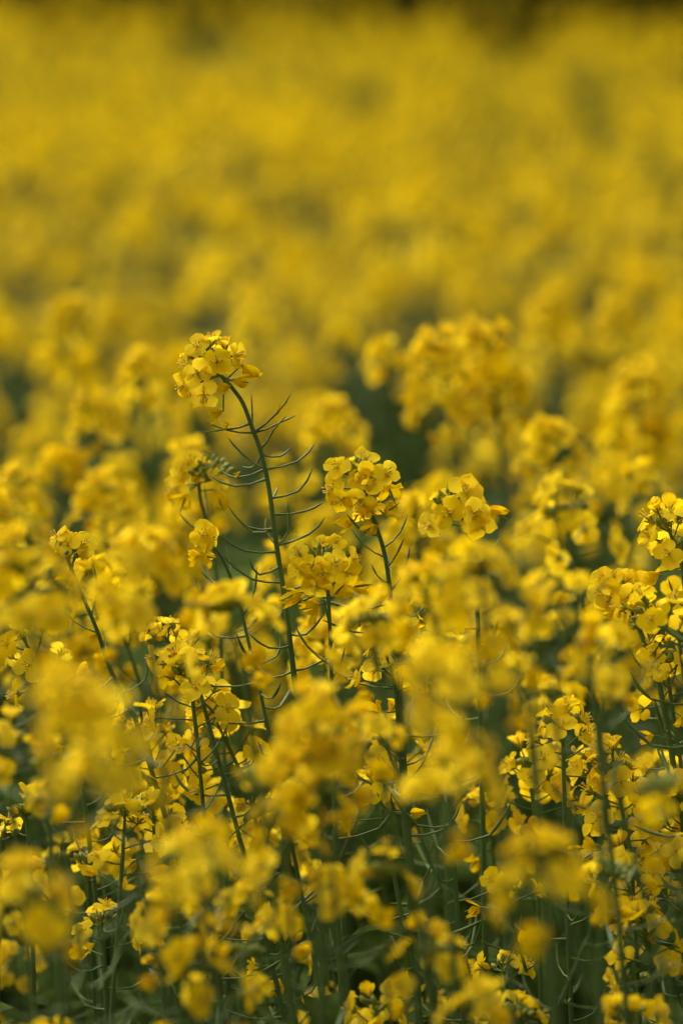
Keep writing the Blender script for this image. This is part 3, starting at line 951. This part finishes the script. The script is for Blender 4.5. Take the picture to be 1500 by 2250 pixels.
# low shoots and shaded heads among the near stems
cnt = 0
while cnt < 42:
    ratio = rr.uniform(.80, 1.12)
    px, py = rr.uniform(-40, 1540), rr.uniform(1560, 2380)
    if py < 1650 and ratio < .98:
        continue
    p = at(px, py, ratio)
    t = T_SMALL[rr.randrange(len(T_SMALL))]
    lab, grp = zlabel(px, py, 1.0)
    instantiate(t, (p.x, p.y, 0), rr.uniform(0, 6.28), p.z - .02, lab, grp)
    cnt += 1
# the thick of the crop right behind the plants in focus
cnt = 0
while cnt < 22:
    ratio = rr.uniform(1.07, 1.24)
    px, py = rr.uniform(-60, 1560), rr.uniform(1130, 1520)
    if 480 < px < 700 and py < 1250:
        continue
    p = at(px, py, ratio)
    t = (T_SMALL + T_FULL)[rr.randrange(14)]
    lab, grp = zlabel(px, 1000, 1.2)
    instantiate(t, (p.x, p.y, 0), rr.uniform(0, 6.28), p.z - .02, lab, grp)
    cnt += 1
# the field behind, nearest first; even scatter
pts = []
D = 1.19 * FOCUS
FAR_IND = 0
tries = 0
remaining = 300 - NPLANT[0]
cell = .126
yy = D
cands = []
while yy < 12:
    half = yy * (750 / FPX) * 1.08 + .02
    x = -half + rr.uniform(0, cell)
    while x < half:
        cands.append((x + rr.uniform(-.4, .4) * cell, yy + rr.uniform(-.45, .45) * cell))
        x += cell
    yy += cell
cands.sort(key=lambda c: c[1])
used = []
for (x, y) in cands:
    if len(used) >= remaining:
        break
    z = CANOPY + rr.gauss(-.058, .03)
    px, py, ra = proj((x, y, z + .02))
    if in_gap(px, py, 1.0 if py < 300 else 1.5) or in_gap(px, py + 60, 1.1):
        continue
    if 360 < px < 600 and 700 < py < 900 and ra < 1.5:
        continue
    lab, grp = zlabel(px, py, ra)
    t = (T_FULL if ra < 1.25 else T_MID)
    t = t[rr.randrange(len(t))]
    instantiate(t, (x, y, 0), rr.uniform(0, 6.28), z, lab, grp)
    used.append(y)
FAR_IND = max(used)
print('plants', NPLANT[0], 'individuals reach', FAR_IND, 'objects', len(bpy.data.objects))


# ------------------------------------------------------------------ the rest of the field: one object
def flat_template(seed, lod):
    g = Geo()
    r = random.Random(seed)
    if lod == 0:
        for nm, me, A, kids in template(seed, 'low', 2):
            pass
    return g


def low_geo(seed, kind):
    r = random.Random(seed)
    g = Geo()
    nh = 2 if kind == 0 else 1
    for hN in range(nh):
        off = Vector((r.uniform(-.07, .07), r.uniform(-.07, .07), -r.uniform(.02, .10))) if hN else Vector((0, 0, 0))
        size = r.uniform(1.05, 1.25) if kind < 2 else 2.2
        it = design_head(r, n=(16, 14, 11)[kind], size=size, buds=0, wilt=0, hl=r.uniform(28, 42))
        for kd, p, f, sp, sc, k in it['flowers']:
            sc = sc * (1.0 if kind == 0 else (1.15 if kind == 1 else 1.9))
            A = frame(f, sp) @ Matrix.Diagonal((sc, sc, sc, 1))
            A.translation = p + off
            if kind == 0:
                g.addgeo(MID_FLOWERS[k % 5], A)
            else:
                g.addgeo(LOW_FLOWERS[k % 3], A)
        for q in range(9 if kind < 2 else 7):
            a_ = q * 2.4
            ovoid(g, off + Vector((.005 * math.cos(a_) * size, .005 * math.sin(a_) * size, it['hl'] * .00095)), (math.cos(a_) * .6, math.sin(a_) * .6, 1),
                  .010 * size, .0042 * size, 'bud', 4, 3)
        bt = (off.x, off.y, off.z)
        tube(g, [bt, (off.x * .6, off.y * .6, -.22), (0, 0, -.6), (0.01, 0, -1.25)], [.0012, .002, .003, .004], 'stem', 4)
    if kind < 2:
        for k in range(8):
            A = frame(Vector((r.uniform(-.1, .1), r.uniform(-.1, .1), 1)), r.uniform(0, 6))
            A.translation = Vector((0, 0, -.04 - .015 * k))
            if kind == 0:
                g.addgeo(LOW_PODS[k % 3], A)
    for k in range(7 if kind < 2 else 3):
        A = Matrix.Rotation(k * 2.4, 4, 'Z')
        sc = r.uniform(.9, 1.4) * (1 if kind < 2 else 1.8)
        A = A @ Matrix.Diagonal((sc, sc, sc, 1))
        A.translation = Vector((0, 0, -.20 - .10 * k))
        g.addgeo(LEAF_LOW[k % 2], A)
    return g.arrays()


def low_leaf(L, W):
    g = Geo()
    V = []
    for i, (x, z, w_) in enumerate(((0, 0, .2), (.35, .3, .8), (.7, .35, 1), (1, .15, .2))):
        V += [(x * L, -w_ * W, z * L + .1 * W), (x * L, w_ * W, z * L + .1 * W)]
    g.add(V, gridfaces(4, 2), 'leaf')
    return g


LEAF_LOW = [low_leaf(.12, .03), low_leaf(.15, .045)]
G0 = [low_geo(300 + i, 0) for i in range(5)]
G1 = [low_geo(320 + i, 1) for i in range(5)]
G2 = [low_geo(340 + i, 2) for i in range(5)]


def green_geo(seed):
    r = random.Random(seed)
    g = Geo()
    tube(g, [(0, 0, -.08), (.01, 0, -.3), (0, .01, -.6), (0, 0, -1.2)], [.0015, .002, .003, .004], 'stem', 4)
    for k in range(16):
        A = Matrix.Rotation(k * 2.4, 4, 'Z') @ Matrix.Rotation(r.uniform(-.5, .3), 4, 'Y')
        sc = r.uniform(.7, 1.15)
        A = A @ Matrix.Diagonal((sc, sc, sc, 1))
        A.translation = Vector((0, 0, -.10 - .045 * k))
        g.addgeo(LEAF_LOW[k % 2], A)
    return g.arrays()


G3 = [green_geo(360 + i) for i in range(5)]


def scatter(points, templates):
    Vs, Fs, Ms, n = [], [], [], 0
    for (x, y, z, s) in points:
        V, F, m = templates[rr.randrange(len(templates))]
        a = rr.uniform(0, 6.28)
        c, sn = math.cos(a) * s, math.sin(a) * s
        W = np.empty_like(V)
        W[:, 0] = V[:, 0] * c - V[:, 1] * sn + x
        W[:, 1] = V[:, 0] * sn + V[:, 1] * c + y
        W[:, 2] = V[:, 2] * s + z
        Vs.append(W)
        Fs.append(F + n)
        Ms.append(m)
        n += len(V)
    return Vs, Fs, Ms, n


def cell_points(y0, y1, cell, halfw, keep, sc):
    out = []
    y = y0
    while y < y1:
        h = halfw(y)
        x = -h
        while x < h:
            X, Y = x + rr.uniform(-.45, .45) * cell, y + rr.uniform(-.45, .45) * cell
            z = CANOPY + rr.gauss(-.06, .03 if Y < 3 else .048) + .05 * math.sin(X * 3.3 + 2 + math.sin(Y)) * math.sin(Y * 1.3 + X) - (.22 if Y > 3 and math.sin(X * 5.1 + Y * .7) + math.sin(Y * 1.9 - X * 2.2) > 1.38 else 0)
            if Y < .9:  # low crop round the camera, out of view, added to darken the lower stems
                z = min(z, CANOPY - .07)
            if keep(X, Y, z) and math.hypot(X, Y) > .16:
                out.append((X, Y, z, sc * rr.uniform(.9, 1.12)))
            x += cell
        y += cell
    return out


def keepA(X, Y, z):
    infr = Y > .88 and abs(X) < Y * (750 / FPX) * 1.08 + .05
    if Y < FAR_IND + .05 and infr:
        return False
    if .88 < Y < 1.8 and abs(X) < .095 * Y + .16:
        return False
    if Y > FAR_IND and in_gap(*proj((X, Y, z))[:2], 1.0):
        return False
    return True


def keepB(X, Y, z):
    px, py, ra = proj((X, Y, z))
    return not in_gap(px, py)


A = cell_points(-1.3, 8.5, .145, lambda y: 1.1 + .13 * abs(y), keepA, 1.0)
B = cell_points(8.5, 19, .22, lambda y: 1.3 + .13 * y, keepB, 1.0)
C_ = cell_points(19, 26, .46, lambda y: 1.5 + .17 * y, keepB, 1.0)
GR = []
y = 1.15 * FOCUS
while y < 25.5:
    hw = (y * 750 / FPX) * 1.15
    c = .11 + .008 * y
    x = -hw
    while x < hw:
        X, Y = x + rr.uniform(-.5, .5) * c, y + rr.uniform(-.5, .5) * c
        z = CANOPY - .06 - rr.uniform(0, .08)
        if in_gap(*proj((X, Y, CANOPY - .055))[:2], 1.1):
            GR.append((X, Y, z, 1.0))
        x += c
    y += c
chunks = [scatter(GR, G3), scatter(A, G0), scatter(B, G1), scatter(C_, G2)]
allV, allF, allM, off = [], [], [], 0
for Vs, Fs, Ms, n in chunks:
    allV += Vs
    allF += [f + off for f in Fs]
    allM += Ms
    off += n
V, F, m = np.vstack(allV), np.vstack(allF), np.concatenate(allM)
print('field quads', len(F), len(GR), len(A), len(B), len(C_))
fo = link('rapeseed_field', mesh_from('rapeseed_field', V, F, m))
tagtop(fo, 'continuous carpet of blurred yellow rapeseed reaching to the far edge of the field', 'crop field', None, 'stuff')

# ------------------------------------------------------------------ ground
g = Geo()
n = 60
xs = np.concatenate([-np.geomspace(900, 1, n // 2), np.geomspace(1, 900, n // 2)])
ys = np.concatenate([[-900, -100, -10], np.linspace(-2, 20, 30), np.geomspace(22, 1800, 25)])
Vg = [(x, y, .012 * math.sin(x * 3.1) * math.cos(y * 2.7) - .01) for y in ys for x in xs]
g.add(Vg, gridfaces(len(ys), len(xs)), 'soil')
go = link('ground', g.mesh('ground'))
go['kind'] = 'structure'

# ------------------------------------------------------------------ dark hedge along the far edge, nearer at the right
r = random.Random(9)


def hedge(x0, y0, x1, y1, h, name, label):
    root = link(name, None)
    cx, cy = (x0 + x1) / 2, (y0 + y1) / 2
    root.location = (cx, cy, 0)
    tagtop(root, label, 'hedge')
    L = math.hypot(x1 - x0, y1 - y0)
    g = Geo()
    k = int(L * 900)
    for i in range(k):
        t = r.random()
        hh = h * (.8 + .25 * math.sin(t * L * .9) + .15 * math.sin(t * L * 2.3 + 1))
        p = np.array((x0 + (x1 - x0) * t - cx + r.gauss(0, .5), y0 + (y1 - y0) * t - cy + r.gauss(0, .6), hh * r.random() ** .75))
        s = r.uniform(.10, .22)
        d = Vector((r.gauss(0, 1), r.gauss(0, 1), r.gauss(.6, 1))).normalized()
        A = frame(d, r.uniform(0, 6))
        q = np.array([(-s, 0, 0), (0, -s * .5, .15 * s), (s, 0, 0), (0, s * .5, .15 * s)]) @ np.array(A.to_3x3()).T + p
        g.add(q, [(0, 1, 2, 3)], 'hedge')
    link('foliage', g.mesh('foliage'), root)
    g = Geo()
    for i in range(int(L / 1.2)):
        t = (i + .5) / int(L / 1.2)
        x, y = x0 + (x1 - x0) * t - cx, y0 + (y1 - y0) * t - cy
        tube(g, [(x, y, -.1), (x + r.uniform(-.1, .1), y, h * .4), (x + r.uniform(-.3, .3), y, h * .8)], [.07, .05, .02], 'bark', 6)
    link('trunks', g.mesh('trunks'), root)


hedge(-6.5, 27.6, 6.5, 27.2, 2.2, 'hedge', 'dim dark green hedge along the far edge of the field')
hedge(1.45, 22.0, 6, 18.5, 2.6, 'hedge', 'dark green hedge at the far right corner of the field')
